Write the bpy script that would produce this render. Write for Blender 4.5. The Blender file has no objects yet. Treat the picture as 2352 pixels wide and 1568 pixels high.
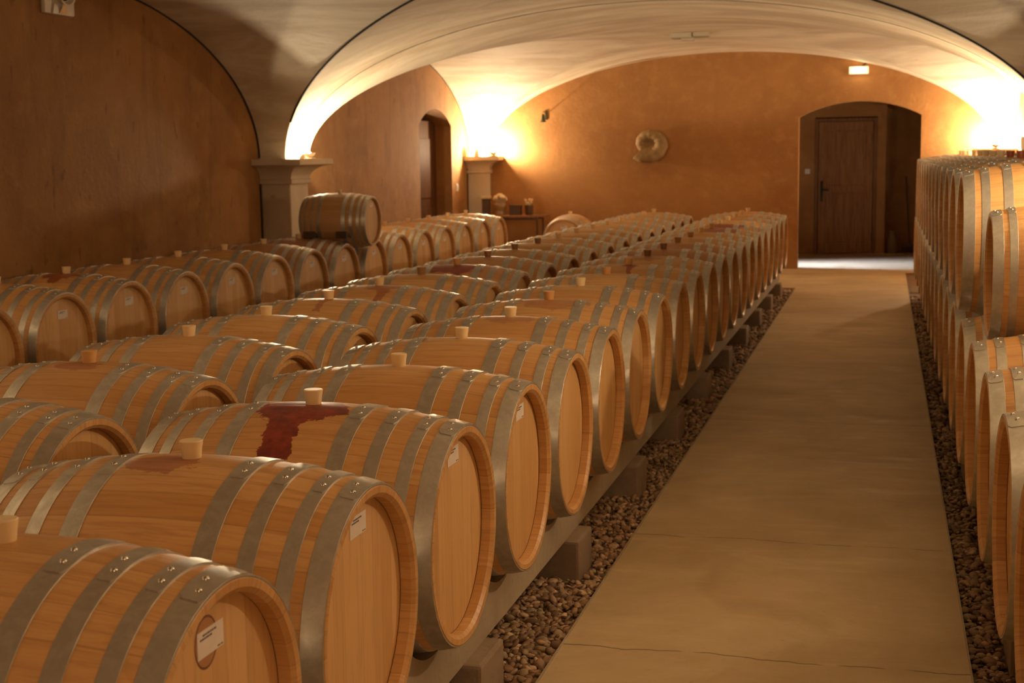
import bpy, bmesh, math, random
from mathutils import Vector, Matrix
random.seed(7)
PI = math.pi
scn = bpy.context.scene
COL = scn.collection

# ------------------------------------------------------------------ camera
F_PX = 3168.1
PITCH, YAW, ROLL = 0.13335, 0.26397, -0.014994
sy, cy, sp, cp = math.sin(YAW), math.cos(YAW), math.sin(PITCH), math.cos(PITCH)
fw = Vector((-sy*cp, cy*cp, -sp)); rt = Vector((cy, sy, 0)); up = rt.cross(fw)
cr, sr = math.cos(ROLL), math.sin(ROLL)
rc = rt*cr + up*sr; uc = up*cr - rt*sr
cd = bpy.data.cameras.new('camera'); cam = bpy.data.objects.new('camera', cd); COL.objects.link(cam)
cam.matrix_world = Matrix(((rc.x, uc.x, -fw.x, 0), (rc.y, uc.y, -fw.y, 0), (rc.z, uc.z, -fw.z, 1.6795), (0, 0, 0, 1)))
cd.sensor_width = 36; cd.lens = F_PX/2352*36; cd.clip_start = 0.05; cd.clip_end = 100
cd.dof.use_dof = True; cd.dof.focus_distance = 4.2; cd.dof.aperture_fstop = 6.3
scn.camera = cam

# ------------------------------------------------------------------ world, exposure
w = bpy.data.worlds.new('world'); scn.world = w; w.use_nodes = True
w.node_tree.nodes['Background'].inputs[0].default_value = (1.0, 0.7, 0.42, 1)
w.node_tree.nodes['Background'].inputs[1].default_value = 0.0
scn.view_settings.view_transform = 'Standard'; scn.view_settings.look = 'None'
scn.view_settings.gamma = 1; scn.view_settings.use_curve_mapping = False
scn.view_settings.exposure = 0.0
WARM = (1.0, 0.78, 0.50)
P_L1, P_R1, P_L2, P_R2 = 165, 150, 285, 285
P_L0, P_R0 = 12, 165
P_REAR_L, P_REAR_R = 3400, 3000
P_FILL = 58                                   # added fill lights inside the rear pair, to brighten the barrels
P_DAY = 48

# ------------------------------------------------------------------ helpers
def new_mat(name):
    m = bpy.data.materials.new(name); m.use_nodes = True
    return m, m.node_tree, m.node_tree.nodes['Principled BSDF']
class NT:
    def __init__(s, nt): s.nt = nt
    def n(s, t, **kw):
        x = s.nt.nodes.new(t)
        for k, v in kw.items(): setattr(x, k, v)
        return x
    def link(s, a, b): s.nt.links.new(a, b)
    def _set(s, sock, v):
        if v is None: return
        if isinstance(v, (int, float)): sock.default_value = v
        elif isinstance(v, (tuple, list)): sock.default_value = v
        else: s.link(v, sock)
    def math(s, op, a, b=None, c=None, clamp=False):
        x = s.n('ShaderNodeMath', operation=op); x.use_clamp = clamp
        s._set(x.inputs[0], a); s._set(x.inputs[1], b); s._set(x.inputs[2], c)
        return x.outputs[0]
    def mix(s, f, a, b, mode='MIX'):
        x = s.n('ShaderNodeMix', data_type='RGBA', blend_type=mode)
        s._set(x.inputs[0], f); s._set(x.inputs[6], a); s._set(x.inputs[7], b)
        return x.outputs[2]
    def ss(s, v, lo, hi, a=0.0, b=1.0):
        x = s.n('ShaderNodeMapRange', interpolation_type='SMOOTHSTEP')
        s._set(x.inputs[0], v); s._set(x.inputs[1], lo); s._set(x.inputs[2], hi); s._set(x.inputs[3], a); s._set(x.inputs[4], b)
        return x.outputs[0]
    def noise(s, vec, scale, detail=4, rough=0.55, dist=0.0):
        x = s.n('ShaderNodeTexNoise'); s._set(x.inputs['Vector'], vec)
        x.inputs['Scale'].default_value = scale; x.inputs['Detail'].default_value = detail
        x.inputs['Roughness'].default_value = rough; x.inputs['Distortion'].default_value = dist
        return x.outputs[0]
    def vmul(s, v, t):
        x = s.n('ShaderNodeVectorMath', operation='MULTIPLY'); s._set(x.inputs[0], v); x.inputs[1].default_value = t
        return x.outputs[0]
    def vadd(s, v, t):
        x = s.n('ShaderNodeVectorMath', operation='ADD'); s._set(x.inputs[0], v); s._set(x.inputs[1], t)
        return x.outputs[0]
    def comb(s, x_, y_, z_):
        x = s.n('ShaderNodeCombineXYZ'); s._set(x.inputs[0], x_); s._set(x.inputs[1], y_); s._set(x.inputs[2], z_)
        return x.outputs[0]
    def sep(s, v):
        x = s.n('ShaderNodeSeparateXYZ'); s._set(x.inputs[0], v); return x.outputs
    def bump(s, h, strength, dist, bsdf, prev=None):
        x = s.n('ShaderNodeBump'); s._set(x.inputs['Height'], h)
        x.inputs['Strength'].default_value = strength; x.inputs['Distance'].default_value = dist
        if prev is not None: s.link(prev, x.inputs['Normal'])
        s.link(x.outputs[0], bsdf.inputs['Normal']); return x.outputs[0]
    def attr(s, name, out=2):
        x = s.n('ShaderNodeAttribute', attribute_type='OBJECT', attribute_name=name); return x.outputs['Fac']
def rgb(r, g, b): return (r, g, b, 1)

def mesh_obj(name, verts, faces, mat=None, parent=None, smooth=False, angle=None, mats=None, fmat=None, **props):
    me = bpy.data.meshes.new(name); me.from_pydata([tuple(v) for v in verts], [], faces); me.update()
    if mats:
        for m in mats: me.materials.append(m)
    elif mat: me.materials.append(mat)
    if fmat: me.polygons.foreach_set('material_index', fmat)
    if smooth:
        me.polygons.foreach_set('use_smooth', [True]*len(me.polygons))
        if angle: me.set_sharp_from_angle(angle=math.radians(angle))
    o = bpy.data.objects.new(name, me); COL.objects.link(o)
    if parent: o.parent = parent
    for k, v in props.items(): o[k] = v
    return o
def empty(name, loc, rz=0.0, **props):
    o = bpy.data.objects.new(name, None); COL.objects.link(o); o.empty_display_size = 0.1
    o.location = loc; o.rotation_euler = (0, 0, rz)
    for k, v in props.items(): o[k] = v
    return o
class MB:
    def __init__(s): s.v = []; s.f = []; s.m = []
    def add(s, v, f, mi=0):
        b = len(s.v); s.v += [tuple(p) for p in v]; s.f += [tuple(b+i for i in q) for q in f]; s.m += [mi]*len(f); return s
    def box(s, x0, x1, y0, y1, z0, z1, mi=0, bev=0.0):
        if bev <= 0:
            v = [(x, y, z) for x in (x0, x1) for y in (y0, y1) for z in (z0, z1)]
            return s.add(v, [(0, 1, 3, 2), (4, 6, 7, 5), (0, 4, 5, 1), (2, 3, 7, 6), (0, 2, 6, 4), (1, 5, 7, 3)], mi)
        bm = bmesh.new(); bmesh.ops.create_cube(bm, size=1)
        for q in bm.verts: q.co = ((x0+x1)/2+q.co.x*(x1-x0), (y0+y1)/2+q.co.y*(y1-y0), (z0+z1)/2+q.co.z*(z1-z0))
        bmesh.ops.bevel(bm, geom=bm.edges[:], offset=bev, segments=2, affect='EDGES', profile=0.6)
        bm.verts.index_update(); s.add([q.co[:] for q in bm.verts], [[q.index for q in f.verts] for f in bm.faces], mi); bm.free(); return s
    def lathe(s, prof, seg=48, axis='Z', origin=(0, 0, 0), mi=0, closed=False, cap=False):
        # prof: list of (r, h)
        v = []; n = len(prof)
        for k in range(seg):
            a = 2*PI*k/seg; c, d = math.cos(a), math.sin(a)
            for r, h in prof:
                p = (r*c, r*d, h) if axis == 'Z' else ((h, r*c, r*d) if axis == 'X' else (r*d, h, r*c))
                v.append((p[0]+origin[0], p[1]+origin[1], p[2]+origin[2]))
        f = []
        m = n if closed else n-1
        for k in range(seg):
            k2 = (k+1) % seg
            for i in range(m):
                j = (i+1) % n
                f.append((k*n+i, k2*n+i, k2*n+j, k*n+j))
        if cap:
            f.append(tuple(k*n for k in range(seg))[::-1]); f.append(tuple(k*n+n-1 for k in range(seg)))
        return s.add(v, f, mi)
    def tube(s, pts, r, seg=8, mi=0, cap=True):
        pts = [Vector(p) for p in pts]; v = []; n = len(pts)
        for i, p in enumerate(pts):
            t = (pts[min(i+1, n-1)]-pts[max(i-1, 0)]).normalized()
            a = t.cross(Vector((0, 0, 1)));
            if a.length < 1e-3: a = t.cross(Vector((0, 1, 0)))
            a.normalize(); b = t.cross(a)
            rr = r[i] if isinstance(r, (list, tuple)) else r
            for k in range(seg):
                an = 2*PI*k/seg; v.append(p+a*(rr*math.cos(an))+b*(rr*math.sin(an)))
        f = [(i*seg+k, i*seg+(k+1) % seg, (i+1)*seg+(k+1) % seg, (i+1)*seg+k) for i in range(n-1) for k in range(seg)]
        if cap: f += [tuple(range(seg))[::-1], tuple((n-1)*seg+k for k in range(seg))]
        return s.add(v, f, mi)
    def sphere(s, c, r, seg=12, mi=0, sc=(1, 1, 1)):
        pr = [(max(1e-4, r*math.sin(PI*i/(seg//2))), -r*math.cos(PI*i/(seg//2))) for i in range(seg//2+1)]
        b = len(s.v); s.lathe(pr, seg, 'Z', (0, 0, 0), mi)
        for i in range(b, len(s.v)):
            p = s.v[i]; s.v[i] = (p[0]*sc[0]+c[0], p[1]*sc[1]+c[1], p[2]*sc[2]+c[2])
        return s
    def obj(s, name, mat=None, parent=None, smooth=False, angle=40, mats=None, **props):
        return mesh_obj(name, s.v, s.f, mat, parent, smooth, angle, mats, s.m if mats else None, **props)

# ------------------------------------------------------------------ materials
def plaster(name, base, dark, light, stain=0.0, rough=0.85, scale=1.0, streak=0.0, specks=0.0):
    m, nt, b = new_mat(name); g = NT(nt)
    pos = g.n('ShaderNodeNewGeometry').outputs['Position']
    n1 = g.noise(pos, 0.9*scale, 6, 0.6, 0.4); n2 = g.noise(pos, 5*scale, 5, 0.65)
    c = g.mix(g.ss(n1, 0.3, 0.72), rgb(*dark), rgb(*base))
    c = g.mix(g.ss(n2, 0.45, 0.8, 0, 0.55), c, rgb(*light))
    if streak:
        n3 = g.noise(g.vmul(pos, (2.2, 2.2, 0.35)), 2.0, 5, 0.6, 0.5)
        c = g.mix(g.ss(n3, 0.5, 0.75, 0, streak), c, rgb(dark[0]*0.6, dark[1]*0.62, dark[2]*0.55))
    if specks:
        n4 = g.noise(g.vmul(pos, (9, 9, 3.2)), 1.6, 2, 0.5)
        c = g.mix(g.ss(n4, 0.66, 0.72, 0, specks), c, rgb(dark[0]*0.42, dark[1]*0.42, dark[2]*0.4))
    g.link(c, b.inputs['Base Color']); b.inputs['Roughness'].default_value = rough
    g.bump(g.noise(pos, 22, 6, 0.6), 0.35, 0.012, b)
    return m
M = {}
M['wall'] = plaster('ochre_plaster', (0.375, 0.175, 0.050), (0.30, 0.130, 0.034), (0.46, 0.235, 0.080), streak=0.12)
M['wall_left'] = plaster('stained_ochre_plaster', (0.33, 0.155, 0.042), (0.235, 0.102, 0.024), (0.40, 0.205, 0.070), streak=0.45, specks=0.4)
def vault_mat():
    m, nt, b = new_mat('vault_plaster'); g = NT(nt)
    pos = g.n('ShaderNodeNewGeometry').outputs['Position']
    n1 = g.noise(g.vmul(pos, (0.5, 1.6, 1.2)), 1.3, 7, 0.62, 0.6)
    n2 = g.noise(g.vmul(pos, (1.2, 5.0, 3.0)), 1.5, 6, 0.7, 0.8)
    c = g.mix(g.ss(n1, 0.36, 0.66), rgb(0.52, 0.42, 0.29), rgb(0.74, 0.66, 0.52))
    c = g.mix(g.ss(n2, 0.56, 0.78, 0, 0.6), c, rgb(0.40, 0.30, 0.18))
    g.link(c, b.inputs['Base Color']); b.inputs['Roughness'].default_value = 0.8
    g.bump(g.noise(pos, 9, 6, 0.6), 0.3, 0.02, b)
    return m
M['vault'] = vault_mat()
def concrete(name, base, dark, rough=0.7, cracks=False, path=False):
    m, nt, b = new_mat(name); g = NT(nt)
    pos = g.n('ShaderNodeNewGeometry').outputs['Position']
    n1 = g.noise(pos, 1.3, 7, 0.62, 0.5); n2 = g.noise(pos, 40, 3, 0.6)
    c = g.mix(g.ss(n1, 0.33, 0.68), rgb(*dark), rgb(*base))
    c = g.mix(g.ss(n2, 0.62, 0.75, 0, 0.35), c, rgb(dark[0]*0.6, dark[1]*0.6, dark[2]*0.55))
    h = g.noise(pos, 30, 5, 0.6)
    if path:
        n3 = g.noise(g.vmul(pos, (1.2, 3.5, 1)), 1.6, 6, 0.6, 1.2)
        c = g.mix(g.ss(n3, 0.55, 0.8, 0, 0.45), c, rgb(base[0]*1.18, base[1]*1.17, base[2]*1.12))
        x, y, z = g.sep(pos)
        wob = g.math('MULTIPLY', g.math('SUBTRACT', g.noise(g.comb(x, 3.0, 0.0), 2.2, 5, 0.6), 0.5), 0.13)
        for yc in (4.5, 5.94, 8.7, 12.2):
            d = g.math('ABSOLUTE', g.math('SUBTRACT', g.math('ADD', y, wob), yc))
            br = g.ss(g.noise(pos, 6, 3), 0.36, 0.5)
            f = g.math('MULTIPLY', g.ss(d, 0.0025, 0.006, 1, 0), g.math('MULTIPLY', br, 0.75))
            c = g.mix(f, c, rgb(0.09, 0.055, 0.03))
        rr = g.ss(n3, 0.35, 0.75, 0.62, 0.38); g.link(rr, b.inputs['Roughness'])
        g.bump(g.math('ADD', g.math('MULTIPLY', n3, 0.6), g.math('MULTIPLY', h, 0.15)), 0.35, 0.02, b)
    else:
        b.inputs['Roughness'].default_value = rough
        g.bump(h, 0.4, 0.01, b)
    g.link(c, b.inputs['Base Color'])
    return m
M['path'] = concrete('path_concrete', (0.58, 0.45, 0.265), (0.45, 0.335, 0.185), path=True)
M['concrete'] = concrete('cast_concrete', (0.42, 0.35, 0.255), (0.33, 0.265, 0.18))
M['block'] = concrete('rough_block', (0.36, 0.27, 0.19), (0.26, 0.18, 0.12))
M['stone'] = concrete('pale_stone', (0.60, 0.50, 0.36), (0.50, 0.40, 0.27), 0.65)
M['fossil'] = concrete('fossil_stone', (0.38, 0.24, 0.105), (0.22, 0.13, 0.05), 0.75)

def staves_mat():
    m, nt, b = new_mat('oak_staves'); g = NT(nt)
    tc = g.n('ShaderNodeTexCoord').outputs['Object']; x, y, z = g.sep(tc)
    oi = g.n('ShaderNodeObjectInfo').outputs['Random']
    off = g.math('MULTIPLY', oi, 57.3)
    phi = g.math('ARCTAN2', g.math('MULTIPLY', y, -1.0), z)
    t = g.math('MULTIPLY', phi, 30/(2*PI))
    t = g.math('ADD', t, g.math('MULTIPLY', g.math('SINE', g.math('ADD', g.math('MULTIPLY', phi, 7.0), off)), 0.16))
    t = g.math('ADD', t, 0.5)
    sid = g.math('FLOOR', t); fr = g.math('FRACT', t)
    wn = g.n('ShaderNodeTexWhiteNoise', noise_dimensions='2D'); g.link(g.comb(sid, off, 0.0), wn.inputs['Vector'])
    rnd = wn.outputs['Value']
    gv = g.comb(g.math('MULTIPLY', x, 3.0), g.math('MULTIPLY', phi, 14.0), g.math('ADD', off, g.math('MULTIPLY', rnd, 9.0)))
    gr = g.noise(gv, 1.6, 6, 0.62, 0.7)
    fine = g.noise(g.comb(g.math('MULTIPLY', x, 6.0), g.math('MULTIPLY', phi, 90.0), off), 1.5, 3, 0.6)
    c = g.mix(rnd, rgb(0.55, 0.285, 0.092), rgb(0.67, 0.39, 0.155))
    c = g.mix(g.ss(gr, 0.42, 0.75, 0, 0.7), c, rgb(0.40, 0.195, 0.065))
    c = g.mix(g.ss(fine, 0.5, 0.8, 0, 0.3), c, rgb(0.38, 0.19, 0.08))
    c = g.mix(g.ss(oi, 0.0, 1.0, 0, 0.3), c, rgb(0.48, 0.245, 0.085))
    # faint handling marks
    sm = g.noise(g.vadd(tc, g.comb(off, off, 0.0)), 5.0, 4, 0.6, 1.0)
    c = g.mix(g.ss(sm, 0.6, 0.75, 0, 0.35), c, rgb(0.35, 0.17, 0.055))
    gap = g.math('MINIMUM', fr, g.math('SUBTRACT', 1.0, fr))
    c = g.mix(g.ss(gap, 0.0, 0.035, 0.4, 0), c, rgb(0.2, 0.1, 0.04))
    # wine: a puddle round the bung and a run down the side towards -Y
    st = g.attr('stain'); pud = g.attr('puddle'); dx = g.attr('drip_x'); dw = g.attr('drip_w'); dl = g.attr('drip_len')
    nA = g.math('SUBTRACT', g.noise(g.vadd(g.vmul(tc, (1.0, 1.6, 1.6)), g.comb(off, 0.0, 0.0)), 13, 5, 0.62, 0.6), 0.5)
    nB = g.math('SUBTRACT', g.noise(g.vmul(tc, (1.0, 0.7, 0.7)), 26, 4, 0.6), 0.5)
    ex = g.math('DIVIDE', g.math('SUBTRACT', x, g.math('MULTIPLY', dx, 0.6)), g.math('MAXIMUM', g.math('MULTIPLY', pud, 0.15), 0.001))
    ep = g.math('DIVIDE', g.math('SUBTRACT', phi, 0.13), g.math('MAXIMUM', g.math('MULTIPLY', pud, 0.26), 0.001))
    d = g.math('SQRT', g.math('ADD', g.math('MULTIPLY', ex, ex), g.math('MULTIPLY', ep, ep)))
    d = g.math('ADD', d, g.math('MULTIPLY', nA, 1.5))
    m1 = g.math('MULTIPLY', g.ss(d, 0.92, 1.0, 1, 0), g.math('GREATER_THAN', pud, 0.01))
    ddx = g.math('ABSOLUTE', g.math('ADD', g.math('SUBTRACT', x, dx), g.math('MULTIPLY', nA, 0.07)))
    ddx = g.math('ADD', ddx, g.math('MULTIPLY', nB, 0.016))
    wid = g.math('MULTIPLY', dw, g.ss(phi, 0.2, 0.55, 1.25, 0.8))
    m2 = g.ss(g.math('DIVIDE', ddx, g.math('MAXIMUM', wid, 0.0005)), 0.92, 1.0, 1, 0)
    m2 = g.math('MULTIPLY', m2, g.math('MULTIPLY', g.ss(phi, 0.0, 0.04), g.math('LESS_THAN', g.math('ADD', phi, g.math('MULTIPLY', nB, 0.25)), dl)))
    m2 = g.math('MULTIPLY', m2, g.math('GREATER_THAN', dw, 0.0005))
    msk = g.math('MAXIMUM', m1, m2)
    tone = g.ss(g.math('ADD', g.math('MULTIPLY', nB, 1.4), g.math('MULTIPLY', nA, 1.2)), -0.35, 0.35, 0.0, 1.0)
    wine = g.mix(tone, rgb(0.13, 0.012, 0.009), rgb(0.30, 0.040, 0.024))
    c = g.mix(g.math('MULTIPLY', msk, st, clamp=True), c, wine)
    # whole-top reddening on barrels that were topped up messily
    red = g.attr('flush')
    c = g.mix(g.math('MULTIPLY', g.ss(z, 0.12, 0.36), g.math('MULTIPLY', red, g.ss(sm, 0.25, 0.6, 0.6, 1.0))), c, rgb(0.27, 0.065, 0.04))
    dk = g.attr('aged')
    c = g.mix(dk, c, rgb(0.20, 0.095, 0.04))
    g.link(c, b.inputs['Base Color'])
    g.link(g.ss(gr, 0.3, 0.7, 0.36, 0.5), b.inputs['Roughness'])
    hgt = g.math('ADD', g.ss(gap, 0.0, 0.03, 0.0, 1.0), g.math('MULTIPLY', fine, 0.25))
    g.bump(hgt, 0.25, 0.0016, b)
    return m
M['staves'] = staves_mat()
def head_mat():
    m, nt, b = new_mat('oak_head'); g = NT(nt)
    tc = g.n('ShaderNodeTexCoord').outputs['Object']; x, y, z = g.sep(tc)
    off = g.math('MULTIPLY', g.n('ShaderNodeObjectInfo').outputs['Random'], 41.7)
    t = g.math('ADD', g.math('MULTIPLY', y, 13.0), g.math('MULTIPLY', g.math('SINE', g.math('ADD', g.math('MULTIPLY', y, 21.0), off)), 0.25))
    sid = g.math('FLOOR', t); fr = g.math('FRACT', t)
    wn = g.n('ShaderNodeTexWhiteNoise', noise_dimensions='2D'); g.link(g.comb(sid, off, 0.0), wn.inputs['Vector'])
    rnd = wn.outputs['Value']
    gr = g.noise(g.comb(g.math('ADD', off, g.math('MULTIPLY', rnd, 9.0)), g.math('MULTIPLY', y, 30.0), g.math('MULTIPLY', z, 2.2)), 1.7, 6, 0.62, 0.9)
    fine = g.noise(g.comb(off, g.math('MULTIPLY', y, 220.0), g.math('MULTIPLY', z, 5.0)), 1.5, 3, 0.6)
    c = g.mix(rnd, rgb(0.57, 0.315, 0.110), rgb(0.68, 0.415, 0.175))
    c = g.mix(g.ss(gr, 0.45, 0.75, 0, 0.6), c, rgb(0.45, 0.24, 0.10))
    c = g.mix(g.ss(fine, 0.5, 0.8, 0, 0.25), c, rgb(0.40, 0.21, 0.09))
    gap = g.math('MINIMUM', fr, g.math('SUBTRACT', 1.0, fr))
    c = g.mix(g.ss(gap, 0.0, 0.02, 0.5, 0), c, rgb(0.22, 0.11, 0.05))
    c = g.mix(g.attr('aged'), c, rgb(0.2, 0.1, 0.045))
    g.link(c, b.inputs['Base Color']); b.inputs['Roughness'].default_value = 0.5
    g.bump(g.math('ADD', g.ss(gap, 0.0, 0.02), g.math('MULTIPLY', fine, 0.3)), 0.2, 0.001, b)
    return m
M['head'] = head_mat()
def steel():
    m, nt, b = new_mat('galvanised_steel'); g = NT(nt)
    tc = g.n('ShaderNodeTexCoord').outputs['Object']
    oi = g.n('ShaderNodeObjectInfo').outputs['Random']
    off = g.math('MULTIPLY', oi, 31.0)
    v = g.vadd(tc, g.comb(off, off, off))
    n = g.noise(v, 26, 5, 0.65, 0.4); n2 = g.noise(v, 130, 3, 0.6)
    c = g.mix(g.ss(n, 0.35, 0.7), rgb(0.50, 0.475, 0.42), rgb(0.61, 0.585, 0.53))
    c = g.mix(g.ss(n2, 0.62, 0.75, 0, 0.3), c, rgb(0.25, 0.21, 0.16))
    g.link(c, b.inputs['Base Color']); b.inputs['Metallic'].default_value = 0.82
    g.link(g.ss(n, 0.3, 0.7, 0.44, 0.32), b.inputs['Roughness'])
    g.bump(n, 0.1, 0.002, b)
    return m
M['steel'] = steel()
def plain(name, c, rough=0.5, metal=0.0, emit=None, es=0.0, sss=0.0, coat=0.0, trans=0.0):
    m, nt, b = new_mat(name); b.inputs['Base Color'].default_value = rgb(*c); b.inputs['Roughness'].default_value = rough
    b.inputs['Metallic'].default_value = metal
    g = NT(nt); tc = g.n('ShaderNodeTexCoord').outputs['Object']
    nn = g.noise(tc, 18, 4, 0.6)
    g.link(g.mix(g.ss(nn, 0.35, 0.7, 0, 0.25), rgb(*c), rgb(c[0]*0.72, c[1]*0.7, c[2]*0.68)), b.inputs['Base Color'])
    if emit: b.inputs['Emission Color'].default_value = rgb(*emit); b.inputs['Emission Strength'].default_value = es
    if sss: b.inputs['Subsurface Weight'].default_value = sss; b.inputs['Subsurface Radius'].default_value = (0.02, 0.012, 0.006)
    if trans: b.inputs['Transmission Weight'].default_value = trans
    return m
M['rivet'] = plain('rivet_steel', (0.62, 0.58, 0.50), 0.22, 1.0)
M['joint'] = plain('dark_joint', (0.018, 0.012, 0.008), 0.9)
M['paper'] = plain('label_paper', (0.72, 0.64, 0.56), 0.7)
M['ink'] = plain('label_ink', (0.10, 0.08, 0.075), 0.7)
M['brand'] = plain('burnt_mark', (0.42, 0.20, 0.075), 0.6)
M['brand_edge'] = plain('burnt_ring', (0.17, 0.06, 0.025), 0.6)
def bung_mat():
    m, nt, b = new_mat('silicone_bung'); g = NT(nt)
    t = g.attr('bung_tone')     # 0 cream, 1 amber, 2 dark, 3 red brown
    c = g.mix(g.math('MINIMUM', t, 1.0), rgb(0.80, 0.62, 0.34), rgb(0.62, 0.33, 0.11))
    c = g.mix(g.ss(t, 1.0, 2.0), c, rgb(0.22, 0.10, 0.035))
    c = g.mix(g.ss(t, 2.0, 3.0), c, rgb(0.30, 0.075, 0.03))
    g.link(c, b.inputs['Base Color']); b.inputs['Roughness'].default_value = 0.4
    b.inputs['Subsurface Weight'].default_value = 0.35; b.inputs['Subsurface Radius'].default_value = (0.02, 0.012, 0.006)
    return m
M['bung'] = bung_mat()
def gravel_mat():
    m, nt, b = new_mat('gravel_stone'); g = NT(nt)
    ge = g.n('ShaderNodeNewGeometry'); r = ge.outputs['Random Per Island']
    cr_ = g.n('ShaderNodeValToRGB'); g.link(r, cr_.inputs[0])
    e = cr_.color_ramp.elements
    e[0].color = rgb(0.12, 0.065, 0.035); e[1].color = rgb(0.66, 0.48, 0.30)
    for p, c in ((0.2, (0.24, 0.14, 0.075)), (0.45, (0.38, 0.225, 0.12)), (0.68, (0.36, 0.27, 0.16)), (0.86, (0.50, 0.30, 0.17))):
        k = e.new(p); k.color = rgb(*c)
    n = g.noise(ge.outputs['Position'], 60, 3, 0.6)
    g.link(g.mix(g.ss(n, 0.4, 0.7, 0, 0.4), cr_.outputs[0], rgb(0.13, 0.08, 0.045)), b.inputs['Base Color'])
    b.inputs['Roughness'].default_value = 0.6
    return m
M['gravel'] = gravel_mat()
def ground_mat():
    m, nt, b = new_mat('packed_gravel'); g = NT(nt)
    pos = g.n('ShaderNodeNewGeometry').outputs['Position']
    vo = g.n('ShaderNodeTexVoronoi'); g.link(pos, vo.inputs['Vector']); vo.inputs['Scale'].default_value = 38
    c = g.mix(g.sep(vo.outputs['Color'])[0], rgb(0.10, 0.055, 0.03), rgb(0.30, 0.19, 0.11))
    g.link(c, b.inputs['Base Color']); b.inputs['Roughness'].default_value = 0.75
    g.bump(g.math('SUBTRACT', 1.0, vo.outputs['Distance']), 0.8, 0.02, b)
    return m
M['ground'] = ground_mat()
def door_wood(name, a, d, spec=0.25):
    m, nt, b = new_mat(name); g = NT(nt)
    tc = g.n('ShaderNodeTexCoord').outputs['Object']
    n = g.noise(g.vmul(tc, (30, 30, 1.6)), 1.4, 6, 0.6, 0.8)
    g.link(g.mix(g.ss(n, 0.35, 0.7), rgb(*a), rgb(*d)), b.inputs['Base Color']); b.inputs['Roughness'].default_value = 0.6; b.inputs['Specular IOR Level'].default_value = spec
    g.bump(n, 0.15, 0.002, b)
    return m
M['door'] = door_wood('door_oak', (0.34, 0.155, 0.055), (0.22, 0.09, 0.03))
M['frame'] = door_wood('frame_oak', (0.25, 0.11, 0.04), (0.16, 0.065, 0.025))
M['dark_door'] = door_wood('dark_door_wood', (0.085, 0.036, 0.014), (0.055, 0.022, 0.008), 0.02)
M['iron'] = plain('black_iron', (0.03, 0.025, 0.02), 0.4, 0.6)
M['white'] = plain('white_plastic', (0.75, 0.70, 0.62), 0.4)
M['bronze'] = plain('dark_bronze', (0.07, 0.075, 0.035), 0.35, 0.7)
M['cream_metal'] = plain('cream_enamel', (0.66, 0.56, 0.42), 0.35)
M['bulb'] = plain('halogen_bulb', (1, 0.9, 0.7), 0.3, emit=(1.0, 0.78, 0.45), es=60)
M['exit'] = plain('lit_diffuser', (0.9, 0.8, 0.65), 0.4, emit=(1.0, 0.66, 0.36), es=0.85)
M['exit_core'] = plain('lit_lamp_core', (1, 0.9, 0.8), 0.4, emit=(1.0, 0.78, 0.5), es=6)
M['reflector'] = plain('polished_reflector', (0.80, 0.68, 0.50), 0.2, 0.9)
M['lens'] = plain('dark_lens', (0.02, 0.015, 0.01), 0.1)
M['straw'] = plain('dried_flowers', (0.66, 0.50, 0.30), 0.8)
M['darkwood'] = plain('dark_wood', (0.10, 0.05, 0.022), 0.5)
M['glassjar'] = plain('amber_jar', (0.32, 0.19, 0.08), 0.15)
M['slate'] = plain('brown_box', (0.09, 0.045, 0.02), 0.6)
M['rust'] = plain('wedge_wood', (0.055, 0.028, 0.012), 0.8)

# ------------------------------------------------------------------ room shell
C0, A0, B0, Z0 = -2.2, 3.66, 1.44, 1.685
XL, XR, YB, YR = -6.15, 1.75, 20.4, -1.2
BAYS = [(2.2, 3.4), (9.6, 3.4), (17.0, 3.4)]      # centre, half length; piers lie between
def ellz(x): return Z0 + B0*math.sqrt(max(0.0, 1-((x-C0)/A0)**2))
def bayz(y):
    for c, h in BAYS:
        if abs(y-c) <= h: return Z0 + B0*math.sqrt(max(0.0, 1-((y-c)/h)**2))
    return Z0
def grid(mb, fn, nu, nv):
    v = [fn(i/nu, j/nv) for i in range(nu+1) for j in range(nv+1)]
    f = [(i*(nv+1)+j, i*(nv+1)+j+1, (i+1)*(nv+1)+j+1, (i+1)*(nv+1)+j) for i in range(nu) for j in range(nv)]
    mb.add(v, f)
def build_ceiling():
    mb = MB()
    edges = []
    for k, (c, h) in enumerate(BAYS):
        y0 = (BAYS[k-1][0]+BAYS[k-1][1]+c-h)/2 if k else YR
        y1 = (BAYS[k+1][0]-BAYS[k+1][1]+c+h)/2 if k < len(BAYS)-1 else YB
        for s, ye in ((-1, y0), (1, y1)):
            def fb(u, v, s=s, ye=ye):
                t = PI*u; x = C0-A0*math.cos(t); yg = c+s*h*abs(math.cos(t))
                return (x, ye+(yg-ye)*v, Z0+B0*math.sin(t))
            grid(mb, fb, 72, 10)
        for s, xe in ((-1, XL), (1, XR)):
            def fc(u, v, s=s, xe=xe):
                t = PI*u; y = c-h*math.cos(t); xg = C0+s*A0*abs(math.cos(t))
                return (xe+(xg-xe)*v, y, Z0+B0*math.sin(t))
            grid(mb, fc, 72, 12)
    # flat bits over the piers, beside the arch springs
    for k in range(len(BAYS)-1):
        a = BAYS[k][0]+BAYS[k][1]; b = BAYS[k+1][0]-BAYS[k+1][1]
        for x0, x1 in ((XL, C0-A0), (C0+A0, XR)):
            mb.box(x0, x1, a, b, Z0, Z0+0.9)
    return mb.obj('ceiling', M['vault'], smooth=True, angle=35, kind='structure')
build_ceiling()

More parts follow.
